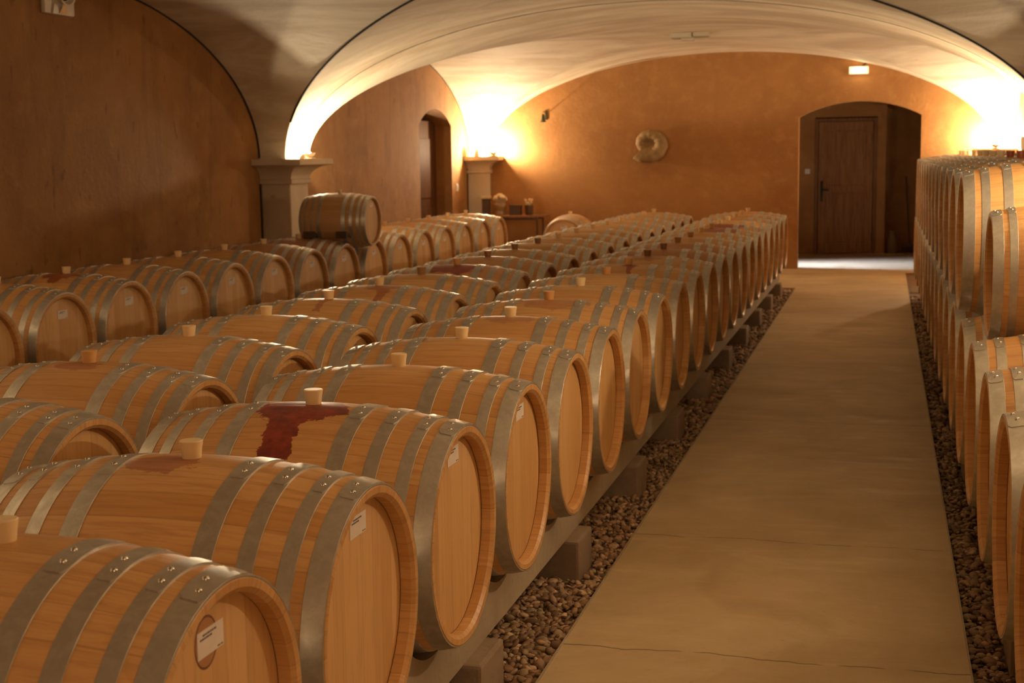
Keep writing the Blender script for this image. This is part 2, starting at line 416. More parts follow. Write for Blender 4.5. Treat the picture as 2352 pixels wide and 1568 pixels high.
def wall_cols(name, axis, val, samples, lo, hi, mat, flip=False):
    v = []; f = []; nz = 1
    for s in samples:
        a, b = lo(s), hi(s)
        for z in (a, b):
            v.append((s, val, z) if axis == 'y' else (val, s, z))
    n = len(samples)
    for i in range(n-1):
        q = (2*i, 2*i+1, 2*i+3, 2*i+2); f.append(q if not flip else q[::-1])
    return v, f
def arch_open(x, x0, x1, zs, zt):
    c = (x0+x1)/2; h = (x1-x0)/2; r = zt-zs; R = (h*h+r*r)/(2*r)
    return zt-R+math.sqrt(max(0, R*R-(x-c)**2))
def walls():
    e = 1e-4
    # far wall with the arched doorway
    ox0, ox1, ozs, ozt = -1.206, 0.482, 2.175, 2.385
    xs = sorted([XL+(XR-XL)*i/120 for i in range(121)]+[ox0-e, ox0, ox1, ox1+e]+[ox0+(ox1-ox0)*i/24 for i in range(1, 24)])
    lo = lambda x: arch_open(x, ox0, ox1, ozs, ozt) if ox0-e/2 <= x <= ox1+e/2 else -0.06
    mb = MB(); v, f = wall_cols('', 'y', YB, xs, lo, lambda x: max(ellz(x), Z0)+0.03, None); mb.add(v, f)
    TH = 0.22
    pts = [(ox0, -0.06), (ox0, ozs)]+[(ox0+(ox1-ox0)*i/24, arch_open(ox0+(ox1-ox0)*i/24, ox0, ox1, ozs, ozt)) for i in range(25)]+[(ox1, -0.06)]
    vv = []; ff = []
    for x, z in pts: vv += [(x, YB, z), (x, YB+TH, z)]
    for i in range(len(pts)-1): ff.append((2*i, 2*i+1, 2*i+3, 2*i+2))
    mb.add(vv, ff)
    v, f = wall_cols('', 'y', YB+TH, xs, lo, lambda x: 3.2, None); mb.add(v, f)
    mb.obj('wall_back', M['wall'], kind='structure')
    # rear wall behind the camera
    mb = MB(); v, f = wall_cols('', 'y', YR, xs, lambda x: -0.06, lambda x: max(ellz(x), Z0)+0.03, None); mb.add(v, f)
    mb.obj('wall_front', M['wall'], kind='structure')
    # left wall with the side doorway
    dy0, dy1, dzs, dzt = 18.06, 19.51, 2.13, 2.36
    ys = sorted([YR+(YB-YR)*i/300 for i in range(301)]+[dy0-e, dy0, dy1, dy1+e]+[dy0+(dy1-dy0)*i/20 for i in range(1, 20)])
    lo = lambda y: arch_open(y, dy0, dy1, dzs, dzt) if dy0-e/2 <= y <= dy1+e/2 else -0.06
    mb = MB(); v, f = wall_cols('', 'x', XL, ys, lo, lambda y: bayz(y)+0.03, None); mb.add(v, f)
    pts = [(dy0, -0.06), (dy0, dzs)]+[(dy0+(dy1-dy0)*i/20, arch_open(dy0+(dy1-dy0)*i/20, dy0, dy1, dzs, dzt)) for i in range(21)]+[(dy1, -0.06)]
    D = 0.42; vv = []; ff = []
    for y, z in pts: vv += [(XL, y, z), (XL-D, y, z)]
    for i in range(len(pts)-1): ff.append((2*i, 2*i+1, 2*i+3, 2*i+2))
    mb.add(vv, ff)
    mb.box(XL-D-0.02, XL-D, dy0-0.05, dy1+0.05, -0.06, 2.5)
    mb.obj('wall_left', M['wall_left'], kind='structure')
    mb = MB(); ys2 = [YR+(YB-YR)*i/300 for i in range(301)]
    v, f = wall_cols('', 'x', XR, ys2, lambda y: -0.06, lambda y: bayz(y)+0.03, None); mb.add(v, f)
    mb.obj('wall_right', M['wall'], kind='structure')
walls()

# dark shrinkage joints between vault shells and walls
def joint(idx, pts, r=0.009):
    MB().tube(pts, r, 6).obj('trim_%d' % idx, M['joint'], smooth=True, kind='structure')
c1, h1 = BAYS[1]; c2, h2 = BAYS[2]
def lun(c, h, x, a0, a1, n=50, dz=0.0): return [(x, c-h*math.cos(a0+(a1-a0)*i/n), Z0+B0*math.sin(a0+(a1-a0)*i/n)+dz) for i in range(n+1)]
joint(1, lun(c1, h1, XL+0.004, 0.15, PI-0.01), 0.012)
joint(2, lun(c2, h2, XL+0.004, 0.3, PI-0.02), 0.008)
joint(3, lun(c1, h1, XR-0.004, 0.15, PI-0.01), 0.010)
joint(4, lun(c2, h2, XR-0.004, 0.1, PI-0.05), 0.008)
def groin(c, h, sgn, t0, t1, n=60):
    out = []
    for i in range(n+1):
        t = t0+(t1-t0)*i/n
        out.append((C0-A0*math.cos(t), c+sgn*h*abs(math.cos(t)), Z0+B0*math.sin(t)-0.002))
    return out
joint(5, groin(c1, h1, 1, 0.26, PI-0.12), 0.011)
joint(6, [(C0-A0*math.cos(t), 13.3, Z0+B0*math.sin(t)-0.0005) for t in [0.02+(PI-0.04)*i/80 for i in range(81)]], 0.0042)
joint(7, [(XL+0.004, 13.0, z) for z in (0.0, 0.8, 1.47)], 0.011)
joint(8, [(XL+0.004, 20.28, z) for z in (0.0, 0.8, 1.5)], 0.009)
joint(9, [(XR-0.02, 14.6, z) for z in (1.70, 2.0, 2.42)], 0.012)

# ------------------------------------------------------------------ floors
MB().box(-6.8, 2.4, YR-0.3, 17.5, -0.12, -0.045).obj('floor', M['ground'], kind='structure')
mb = MB(); mb.box(-1.045, 0.300, YR, 17.5, -0.12, 0.0); mb.box(XL, 0.300, 17.5, YB+0.001, -0.12, 0.0); mb.box(0.300, XR, 19.85, YB+0.001, -0.12, 0.0)
mb.obj('floor_path', M['path'], kind='structure')
mb = MB(); mb.box(0.300, XR, 17.4, 19.85, -0.12, -0.045); mb.obj('floor_side', M['ground'], kind='structure')
mb = MB(); mb.box(-1.052, -1.045, YR, 17.5, -0.05, 0.004); mb.box(0.300, 0.306, YR, 19.85, -0.05, 0.004)
mb.obj('trim_10', M['concrete'], kind='structure')
# corridor behind the far wall
def corridor():
    y0, y1 = YB+0.22, 23.43
    mb = MB()
    mb.box(-4.5, 2.2, YB+0.001, 24.3, -0.12, 0.0)
    mb.obj('floor_corridor', M['stone'], kind='structure')
    mb = MB()
    mb.box(-4.6, -1.122, y1, y1+0.15, 0, 3.0); mb.box(-0.128, 0.012, y1, y1+0.15, 0, 3.0); mb.box(-1.122, -0.128, y1, y1+0.15, 2.235, 3.0)
    mb.box(0.012, 2.2, 24.0, 24.1, 0, 3.0); mb.box(2.1, 2.2, y0, 24.1, 0, 3.0); mb.box(-4.6, -4.5, y0, y1, 0, 3.0)
    mb.obj('wall_corridor', M['wall'], kind='structure')
    MB().box(-4.6, 2.2, y0-0.02, 24.1, 3.0, 3.05).obj('ceiling_corridor', M['wall'], kind='structure')
    # door
    d = empty('door_1', (-0.625, y1+0.03, 0), kind='structure')
    mb = MB(); W = 0.495
    mb.box(-W, -W+0.055, -0.03, 0.06, 0, 2.22, bev=0.006); mb.box(W-0.055, W, -0.03, 0.06, 0, 2.22, bev=0.006); mb.box(-W+0.055, W-0.055, -0.03, 0.06, 2.165, 2.22, bev=0.006)
    mb.obj('door_frame', M['frame'], d)
    mb = MB(); w_ = W-0.06
    mb.box(-w_, w_, 0.012, 0.045, 0.012, 2.16)
    for x0, x1 in ((-w_, -w_+0.11), (w_-0.11, w_)): mb.box(x0, x1, 0.0, 0.013, 0.012, 2.16, bev=0.004)
    for z0, z1 in ((0.012, 0.20), (1.02, 1.13), (2.03, 2.16)): mb.box(-w_+0.11, w_-0.11, 0.0, 0.013, z0, z1, bev=0.004)
    for z0, z1 in ((0.22, 1.0), (1.15, 2.01)):
        for i in range(4):
            x0 = -w_+0.125+i*(2*w_-0.25)/4; mb.box(x0+0.003, x0+(2*w_-0.25)/4-0.003, 0.004, 0.013, z0, z1, bev=0.003)
    mb.obj('door_panel', M['door'], d)
    mb = MB(); mb.box(-w_+0.035, -w_+0.075, -0.010, 0.0, 0.86, 1.20, bev=0.004); mb.tube([(-w_+0.055, -0.005, 1.06), (-w_+0.055, -0.05, 1.06), (-w_+0.17, -0.055, 1.045)], 0.011, 8)
    mb.obj('door_handle', M['iron'], d, smooth=True)
    for z in (0.3, 1.1, 1.9):
        MB().lathe([(0.001, z-0.06), (0.012, z-0.06), (0.012, z+0.06), (0.001, z+0.06)], 10, 'Z', (w_+0.004, -0.008, 0)).obj('hinge', M['iron'], d)
    # door threshold
    MB().box(-0.46, 0.34, y1-0.02, y1+0.0, 0.0, 0.008).obj('trim_11', M['cream_metal'], kind='structure')
    s = empty('light_switch', (-1.235, y1, 1.36), label='small white light switch on the wall left of the far wooden door', category='switch')
    MB().box(-0.04, 0.04, -0.012, 0.0, -0.04, 0.04, bev=0.004).obj('face_plate', M['white'], s)
    MB().box(-0.026, 0.026, -0.018, -0.011, -0.026, 0.026, bev=0.002).obj('rocker', M['white'], s)
    # window letting daylight in at the left end of the corridor
    wd = empty('window_1', (-3.3, 22.0, 0.0), kind='structure')
    mb = MB(); mb.box(-0.04, 0.0, -0.6, 0.6, 0.0, 0.08); mb.box(-0.04, 0.0, -0.6, 0.6, 2.0, 2.08); mb.box(-0.04, 0.0, -0.6, -0.52, 0.0, 2.08); mb.box(-0.04, 0.0, 0.52, 0.6, 0.0, 2.08)
    mb.obj('window_frame', M['white'], wd)
    # brooms in the dark recess
    b = empty('broom', (0.36, 23.78, 0), label='broom with a long dark handle leaning in the dark recess right of the door', category='broom')
    MB().tube([(0.06, 0.0, 0.14), (-0.02, 0.18, 1.25)], 0.012, 8).obj('handle', M['darkwood'], b, smooth=True)
    mb = MB(); mb.box(-0.07, 0.19, -0.03, 0.03, 0.10, 0.15, bev=0.008)
    for i in range(24): mb.tube([(-0.065+i*0.0108, random.uniform(-.02, .02), 0.11), (-0.07+i*0.0115, random.uniform(-.035, .035), 0.002)], 0.005, 5)
    mb.obj('brush', M['darkwood'], b)
    sk = MB(); sk.lathe([(0.001, 0), (0.085, 0.0), (0.10, 0.06), (0.085, 0.2), (0.05, 0.31), (0.035, 0.34), (0.045, 0.38), (0.001, 0.375)], 20)
    o = sk.obj('sack', M['fossil'], smooth=True, label='pale tied sack on the floor of the dark recess beside the broom', category='sack'); o.location = (0.13, 23.62, 0)
corridor()

# ------------------------------------------------------------------ side door in the left wall
def side_door():
    d = empty('door_2', (XL-0.235, 18.785, 0), kind='structure')
    H = 2.08
    MB().box(-0.06, 0.05, -0.72, -0.64, 0, H+0.06, bev=0.008).obj('door_frame', M['stone'], d)
    MB().box(-0.06, 0.04, -0.60, -0.565, 0, H+0.08, bev=0.006).obj('stile', M['stone'], d)
    mb = MB(); mb.box(-0.05, 0.0, -0.54, 0.70, 0.0, H+0.12)
    for z0, z1 in ((0.25, 0.95), (1.1, 1.95)):
        mb.box(0.0, 0.012, -0.42, 0.58, z0, z1, bev=0.004)
    mb.obj('door_panel', M['dark_door'], d)
    mb = MB(); mb.tube([(0.035, -0.55, 0.15), (0.035, -0.55, 2.0)], 0.008, 8); mb.box(0.0, 0.03, -0.575, -0.53, 0.98, 1.16, bev=0.004)
    mb.tube([(0.03, -0.55, 1.08), (0.08, -0.55, 1.08), (0.085, -0.45, 1.075)], 0.009, 8)
    mb.obj('door_handle', M['iron'], d, smooth=True)
    s = empty('light_switch', (XL, 19.74, 1.235), label='pale light switch on the left wall beside the arched side door', category='switch')
    MB().box(0.0, 0.012, -0.04, 0.04, -0.055, 0.055, bev=0.004).obj('face_plate', M['white'], s)
    MB().box(0.011, 0.02, -0.025, 0.025, -0.03, 0.03, bev=0.003).obj('rocker', M['white'], s)
side_door()

# ------------------------------------------------------------------ piers with moulded capitals
def square_sweep(mb, x0, x1, y0, y1, prof, lim):
    v = []; n = len(prof)
    for e, z in prof:
        a, b, c, d = max(x0-e, lim[0]), min(x1+e, lim[1]), y0-e, min(y1+e, lim[2])
        v += [(a, c, z), (b, c, z), (b, d, z), (a, d, z)]
    f = []
    for i in range(n-1):
        for k in range(4): f.append((4*i+k, 4*i+(k+1) % 4, 4*(i+1)+(k+1) % 4, 4*(i+1)+k))
    f.append((3, 2, 1, 0)); f.append((4*n-4, 4*n-3, 4*n-2, 4*n-1)); mb.add(v, f)
CAPP = [(0.0, 1.43), (0.022, 1.432), (0.03, 1.44), (0.03, 1.475), (0.018, 1.485), (0.018, 1.495)]
CAPP += [(0.018+0.165*(1-math.cos(a*PI/20))**0.9, 1.495+0.125*math.sin(a*PI/20)) for a in range(1, 11)]
CAPP += [(0.195, 1.622), (0.205, 1.630), (0.205, 1.685)]
def pier(x0, x1, y0, y1, label, both=True):
    p = empty('stone_pier', ((x0+x1)/2, (y0+y1)/2, 0), label=label, category='pillar', group='stone piers along the cellar walls')
    cx, cyy = (x0+x1)/2, (y0+y1)/2; hx, hy = (x1-x0)/2, (y1-y0)/2
    MB().box(-hx, hx, -hy, hy, -0.045, 1.432, bev=0.012).obj('shaft', M['stone'], p)
    m = MB(); square_sweep(m, -hx, hx, -hy, hy, CAPP, (XL+0.001-cx, XR-0.001-cx, YB-0.001-cyy)); m.obj('capital', M['stone'], p, smooth=True, angle=30)
    return p
pier(-6.149, -5.825, 13.02, 13.47, 'pale stone pier with moulded capital on the left wall, behind the small barrel')
pier(-6.149, -5.81, 20.30, 20.399, 'pale stone pier with moulded capital in the far left corner behind the table')
pier(-6.149, -5.825, 5.63, 6.08, 'pale stone pier with moulded capital on the left wall nearest the camera')
pier(1.42, 1.749, 5.63, 6.08, 'pale stone pier on the right wall nearest the camera')
pier(1.42, 1.749, 13.02, 13.47, 'pale stone pier on the right wall behind the stacked barrels')
pier(1.40, 1.749, 20.30, 20.399, 'pale stone pier with wide capital in the far right corner above the stacked barrels')

# ------------------------------------------------------------------ uplights on the capitals
def uplight(x, y, z, power, label, rz=0.0, size=0.035, dz=0.085, blocker=False, group='halogen uplights on the pier capitals', aim=None):
    u = empty('uplight', (x, y, z), rz, label=label, category='lamp', group=group)
    MB().box(-0.045, 0.045, -0.05, 0.05, 0.0, 0.012, bev=0.003).obj('base', M['cream_metal'], u)
    m = MB(); m.lathe([(0.012, 0.012), (0.03, 0.018), (0.055, 0.04), (0.062, 0.062), (0.059, 0.062), (0.05, 0.042), (0.012, 0.024)], 24, closed=True); m.obj('housing', M['cream_metal'], u, smooth=True)
    m = MB(); m.sphere((0, 0, 0.055), 0.016, 12); m.obj('bulb', M['bulb'], u, smooth=True)
    if blocker:  # added low screen, keeps this lamp's direct light off the left wall
        m = MB(); v = []; n = 20
        for i in range(n+1):
            a = PI*(1.02+0.96*i/n)
            for r, z in ((0.066, 0.0), (0.068, 0.05), (0.067, 0.08), (0.066, 0.103)): v.append((r*math.cos(a), r*math.sin(a), z))
        m.add(v, [(i*4+j, i*4+j+1, (i+1)*4+j+1, (i+1)*4+j) for i in range(n) for j in range(3)]); m.obj('added_shield', M['cream_metal'], u, smooth=True)
    ld = bpy.data.lights.new('uplight_lamp', 'SPOT' if aim else 'POINT'); ld.energy = power; ld.color = WARM; ld.shadow_soft_size = size
    lo = bpy.data.objects.new('lamp', ld); COL.objects.link(lo); lo.parent = u; lo.location = (0, 0, dz)
    if aim:
        ld.spot_size = math.radians(aim[3]); ld.spot_blend = 0.22
        l2 = bpy.data.lights.new('added_fill', 'POINT'); l2.energy = P_FILL; l2.color = WARM; l2.shadow_soft_size = 0.12  # added fill light, no lamp of its own, lifts the near barrels
        o2 = bpy.data.objects.new('lamp', l2); COL.objects.link(o2); o2.parent = u; o2.location = (0, 0, 0.2)
        lo.rotation_euler = (Vector(aim[:3])-Vector((x, y, z+dz))).to_track_quat('-Z', 'Y').to_euler()
    return u
uplight(-5.785, 13.44, 1.685, P_L1, 'small uplight on the left pier capital, washing the big arch', blocker=False)
uplight(1.26, 13.50, 1.685, P_R1, 'small uplight on the right pier capital above the stacked barrels', blocker=True)
uplight(-5.70, 20.18, 1.685, P_L2, 'glaring uplight on the far left corner capital')
uplight(1.46, 20.16, 1.685, P_R2, 'glaring uplight on the far right corner capital')
uplight(-5.66, 5.72, 1.685, P_L0, 'small uplight on the left pier capital nearest the camera', blocker=False)
uplight(1.26, 5.66, 1.685, P_R0, 'small uplight on the right pier capital nearest the camera', blocker=False)
def lamp_dome():
    o = MB(); o.lathe([(0.001, 0.115), (0.035, 0.108), (0.062, 0.075), (0.07, 0.03), (0.068, 0.0), (0.001, 0.0)], 20)
    q = o.obj('lamp_reflector', M['cream_metal'], smooth=True, label='rounded reflector standing on the far left capital beside the glaring uplight', category='reflector')
    q.location = (-5.93, 20.17, 1.685)
lamp_dome()
# unseen rear lamps, place and power guessed to shape the vault light
rear = []
for x, pw, sd, aim in ((-5.55, P_REAR_L, 'left', (-4.0, 11.0, 5.1, 31)), (1.15, P_REAR_R, 'right', (-0.4, 11.0, 5.1, 31))):
    rear.append(uplight(x, -0.95, 1.685, pw, 'guessed unseen floodlight on the %s rear ledge behind the camera' % sd, group='guessed floodlights at the unseen rear end of the cellar', aim=aim, size=0.06))
mb = MB(); mb.box(-5.9, -5.0, YR, YR+0.35, 1.60, 1.684, bev=0.01); o = mb.obj('wall_ledge', M['stone'], label='stone ledge on the rear wall, left side', category='ledge')
mb = MB(); mb.box(0.7, 1.5, YR, YR+0.35, 1.60, 1.684, bev=0.01); o = mb.obj('wall_ledge', M['stone'], label='stone ledge on the rear wall, right side', category='ledge')
# daylight in the corridor
ld = bpy.data.lights.new('corridor_daylight', 'AREA'); ld.shape = 'RECTANGLE'; ld.size = 1.6; ld.size_y = 0.9; ld.energy = P_DAY; ld.color = (0.72, 0.80, 1.0)
lo = bpy.data.objects.new('corridor_daylight', ld); COL.objects.link(lo); lo.location = (-3.25, 21.15, 1.1); lo.rotation_euler = (0, -PI/2+0.42, 0)
ld.spread = math.radians(45)

# ------------------------------------------------------------------ barrels
HLEN = 0.455; RB = 0.362
def prof(x): return RB-0.0515*(abs(x)/HLEN)**2.05
HOOPS = [(0.143, 0.193), (0.249, 0.288), (0.342, 0.378), (0.405, 0.4535)]
def staves_mesh():
    mb = MB(); pr = []
    xi = HLEN-0.038
    inner = [(0.281, -xi-0.0), (0.281, -HLEN+0.010), (0.291, -HLEN+0.001)]
    outer = [(prof(HLEN)-0.004, -HLEN), (prof(HLEN), -HLEN+0.004)]
    n = 26
    mid = [(prof(-HLEN+2*HLEN*i/n), -HLEN+2*HLEN*i/n) for i in range(1, n)]
    pr = inner+outer+mid+[(r, -h) for r, h in outer[::-1]]+[(r, -h) for r, h in inner[::-1]]
    mb.lathe([(r, h) for r, h in pr], 96, 'X')
    return mb
def hoop_mesh(a, b, s, rivets=True):
    """steel band between |x|=a..b on side s, with a lapped and rivetted joint near the top"""
    mb = MB(); th = 0.0026; seg = 96
    xs = (a, b) if s > 0 else (-b, -a)
    x0, x1 = xs; e = 0.0006
    P = [(prof(x0)-0.002, x0), (prof(x0)+th-e, x0), (prof(x0)+th, x0+e), (prof((x0+x1)/2)+th, (x0+x1)/2), (prof(x1)+th, x1-e), (prof(x1)+th-e, x1), (prof(x1)-0.002, x1)]
    mb.lathe(P, seg, 'X')
    # lap: second thickness of steel
    a0, a1 = ((-4, 19) if s < 0 else (-19, 17))
    n = 14; v = []; f = []; w = x1-x0
    for i in range(n+1):
        an = math.radians(a0+(a1-a0)*i/n); t = i/n
        k = 1.0
        dd = min(t, 1-t)*n
        if dd < 2: k = math.sqrt(max(0.0, 1-(1-dd/2)**2))*0.35+0.65
        for j in range(5):
            xx = (x0+x1)/2+(j/4-0.5)*w*0.985*k
            r = prof(xx)+th+0.0022
            v.append((xx, -r*math.sin(an), r*math.cos(an)))
    for i in range(n):
        for j in range(4): f.append((i*5+j, i*5+j+1, (i+1)*5+j+1, (i+1)*5+j))
    # skirt
    ring = [j for j in range(5)]+[i*5+4 for i in range(1, n+1)]+[n*5+j for j in range(3, -1, -1)]+[i*5 for i in range(n-1, 0, -1)]
    base = len(v)
    for k in ring:
        x_, y_, z_ = v[k]; r = math.hypot(y_, z_); q = (r-0.0024)/r; v.append((x_, y_*q, z_*q))
    m = len(ring)
    for k in range(m): f.append((ring[k], base+k, base+(k+1) % m, ring[(k+1) % m]))
    mb.add(v, f)
    if rivets:
        for rv in rivet_spots(a, b, s): add_rivet(mb, rv)
    return mb
def rivet_spots(a, b, s):
    xm = s*(a+b)/2
    A = (3.5, 11.5) if s > 0 else (2.0, 11.0)
    w = (b-a)*0.12
    return [(xm-w, math.radians(A[0])), (xm+w*0.5, math.radians(A[1]))]
def add_rivet(mb, rv):
    x, an = rv; r = prof(x)+0.0045
    nrm = Vector((0, -math.sin(an), math.cos(an))); c = nrm*r+Vector((x, 0, 0))
    t = Vector((1, 0, 0)); bt = nrm.cross(t)
    v = []; seg = 12; rings = [(0.0068, 0.0), (0.0064, 0.0018), (0.0048, 0.0036), (0.0024, 0.0046)]
    for rr, h in rings:
        for k in range(seg):
            q = 2*PI*k/seg; v.append(c+t*(rr*math.cos(q))+bt*(rr*math.sin(q))+nrm*h)
    v.append(c+nrm*0.0049); f = []
    for i in range(len(rings)-1):
        for k in range(seg): f.append((i*seg+k, i*seg+(k+1) % seg, (i+1)*seg+(k+1) % seg, (i+1)*seg+k))
    for k in range(seg): f.append(((len(rings)-1)*seg+k, (len(rings)-1)*seg+(k+1) % seg, len(v)-1))
    mb.add(v, f)
def head_mesh(s):
    mb = MB(); xi = s*(HLEN-0.038)
    mb.lathe([(0.0005, xi), (0.15, xi), (0.262, xi), (0.2812, xi-s*0.0015)], 64, 'X')
    return mb
def bung_mesh():
    mb = MB(); z = RB-0.006
    mb.lathe([(0.0205, z), (0.0225, z+0.004), (0.0245, z+0.024), (0.0275, z+0.042), (0.0278, z+0.046), (0.026, z+0.048), (0.0005, z+0.048)], 28)
    return mb
def label_mesh(s=1):
    mb = MB(); x = s*(HLEN-0.038)+s*0.0006; x2 = x+s*0.0007; x3 = x2+s*0.0003
    y0, y1, z0, z1 = -0.016, 0.084, 0.178, 0.228
    mb.box(min(x, x2), max(x, x2), y0, y1, z0, z1, 0)
    def strip(ya, yb, za, zb): mb.box(min(x2, x3), max(x2, x3), ya, yb, za, zb, 1)
    yy = y0+0.020
    while yy < y0+0.072:
        l = random.uniform(0.004, 0.010); strip(yy, yy+l, z1-0.011, z1-0.0075); yy += l+0.0016
    yy = y0+0.010
    while yy < y0+0.052:
        l = random.uniform(0.005, 0.012); strip(yy, yy+l, z1-0.0175, z1-0.014); yy += l+0.0014
    strip(y0+0.075, y0+0.085, z0+0.003, z0+0.0055); strip(y0+0.088, y0+0.096, z0+0.0028, z0+0.0052)
    return mb
def mark_mesh():
    mb = MB(); x = HLEN-0.038+0.0003; c = (0.018, 0.203); n = 32; v = []; f = []; rr = [(0.0, 0), (0.0435, 0), (0.0435, 1), (0.047, 1)]
    inner = [(x, c[0]+0.040*math.cos(2*PI*k/n), c[1]+0.045*math.sin(2*PI*k/n)) for k in range(n)]
    outer = [(x, c[0]+0.044*math.cos(2*PI*k/n), c[1]+0.0495*math.sin(2*PI*k/n)) for k in range(n)]
    mb.add(inner, [tuple(range(n))], 0)
    mb.add(inner+outer, [(k, (k+1) % n, n+(k+1) % n, n+k) for k in range(n)], 1)
    return mb
def make_barrel(name, sub_rivets):
    r = empty(name, (0, 0, 0))
    staves_mesh().obj('staves', M['staves'], r, smooth=True, angle=35)
    for s in (-1, 1):
        head_mesh(s).obj('head', M['head'], r, smooth=True, angle=35)
        for a, b in HOOPS:
            h = hoop_mesh(a, b, s, rivets=False if sub_rivets else True).obj('hoop', M['steel'], r, smooth=True, angle=30)
            if sub_rivets:
                for rv in rivet_spots(a, b, s):
                    m = MB(); add_rivet(m, rv); m.obj('rivet', M['rivet'], h, smooth=True)
    bung_mesh().obj('bung', M['bung'], r, smooth=True, angle=40)
    return r
PROTO = {'near': make_barrel('wine_barrel', True), 'far': make_barrel('wine_barrel', False)}
LABEL = label_mesh(1).obj('paper_label', mats=[M['paper'], M['ink']])
MARK = mark_mesh().obj('cooper_mark', mats=[M['brand'], M['brand_edge']])
used = set()
def place(kind, x, y, z, label, group, tone=0.0, paper=False, mark=False, rot=None, scale=1.0, rz=0.0, cat='barrel', **st):
    src = PROTO[kind]
    r = src.copy(); COL.objects.link(r)
    r.location = (x, y, z); tilt = rot if rot is not None else random.uniform(-0.02, 0.02)
    r.rotation_euler = (tilt, 0, rz+random.uniform(-0.004, 0.004)); r.scale = (scale,)*3
    r['label'] = label; r['category'] = cat; r['group'] = group
    for ch in src.children:
        c = ch.copy(); c.parent = r; COL.objects.link(c)
        nm = ch.name.split('.')[0]
        if nm == 'staves':
            for k, v in st.items(): c[k] = float(v)
        if nm == 'head' and 'aged' in st: c['aged'] = float(st['aged'])*0.6
        if nm == 'bung': c['bung_tone'] = float(tone)
        for g2 in ch.children:
            d = g2.copy(); d.parent = c; COL.objects.link(d)
    if paper:
        l = LABEL.copy(); l.parent = r; COL.objects.link(l); l['label'] = 'white printed paper label'
        if paper != 1: l.location = (0, paper[0], paper[1]); 
    if mark:
        l = MARK.copy(); l.parent = r; l.location = (0, -0.034, 0); COL.objects.link(l); l['label'] = 'dark oval burnt mark'
    return r
ORD = ['nearest', 'second', 'third', 'fourth', 'fifth', 'sixth', 'seventh', 'eighth', 'ninth', 'tenth', 'eleventh', 'twelfth', 'thirteenth', 'fourteenth', 'fifteenth', 'sixteenth', 'seventeenth', 'eighteenth', 'nineteenth', 'twentieth', 'twenty-first']
def where(k, n, row):
    if k == n-1: return 'farthest in the '+row
    if k == 0: return 'nearest in the '+row
    return ORD[k]+' from the front, '+row
ZAX = 0.62; S = 0.7302
G1, G2, G3, G4, G5 = 'oak barrels in the row beside the aisle', 'oak barrels in the middle row', 'oak barrels in the row by the left wall', 'lower barrels in the right-hand stack', 'upper barrels in the right-hand stack'
# row beside the aisle
R1 = {1: dict(stain=0.55, puddle=0.62, drip_x=-0.085, drip_w=0.0, drip_len=0.0), 2: dict(stain=0.96, puddle=1.0, drip_x=-0.022, drip_w=0.060, drip_len=1.5),
      5: dict(stain=0.35, puddle=0.7, drip_x=0.02), 6: dict(stain=0.38, puddle=1.1, drip_x=0.06), 9: dict(stain=0.8, puddle=0.35, drip_x=0.03, drip_w=0.018, drip_len=0.5),
      10: dict(stain=0.4, puddle=0.9), 11: dict(flush=0.4), 12: dict(flush=0.35), 15: dict(stain=0.7, puddle=1.5, drip_x=0.1, flush=0.1), 16: dict(stain=0.85, puddle=1.3, drip_x=0.12)}
T1 = [0.0, 0.1, 0, 0.1, 0, 0, 1.2, 0, 1.2, 0.8, 2, 1.8, 1.6, 1.5, 0.6, 0.8, 0.3, 0.3, 0.3, 0.5, 0.6]
X1, Y1 = -1.578, 2.171
N1 = 21
look1 = {0: 'oak barrel with paper label over dark oval mark', 1: 'oak barrel with faint pink stain below its bung', 2: 'oak barrel with big dark red wine stain',
         9: 'oak barrel with small red drip below its bung', 16: 'oak barrel with bright red stain on top'}
for k in range(N1):
    lab = look1.get(k, 'steel-hooped oak wine barrel')+', '+where(k, N1, 'aisle-side row')
    place('near' if k < 7 else 'far', X1, Y1+k*S, ZAX, lab, G1, T1[k], paper=[(-0.034, 0.0), (-0.036, 0.018), (-0.03, 0.024), (-0.02, 0.012)][k] if k < 4 else False, mark=(k == 0), rot=-0.01 if k < 4 else None, **R1.get(k, {}))
# middle row
R2 = {1: dict(stain=0.5, puddle=0.6, drip_x=-0.02), 4: dict(stain=0.5, puddle=0.25, drip_x=0.0, drip_w=0.02, drip_len=0.5), 5: dict(stain=0.6, puddle=0.8, drip_x=0.06, drip_w=0.03, drip_len=0.6),
      7: dict(stain=0.9, puddle=1.5, drip_x=0.0, flush=0.45), 8: dict(flush=0.3)}
X2, Y2, N2 = -2.698, 3.5275, 19
T2 = [0, 0.9, 0.1, 0, 0.3, 0.3, 1.7, 1.2, 1.8, 1.8, 1.8]+[0.6]*8
look2 = {5: 'oak barrel with pink wine streaks below its bung', 7: 'oak barrel with its top soaked dark red', 1: 'oak barrel with amber bung and reddish patch', 4: 'oak barrel with small pink drip on its side'}
for k in range(N2):
    lab = look2.get(k, 'steel-hooped oak wine barrel')+', '+where(k, N2, 'middle row')
    place('near' if k < 4 else 'far', X2, Y2+k*S, ZAX, lab, G2, T2[k], **R2.get(k, {}))
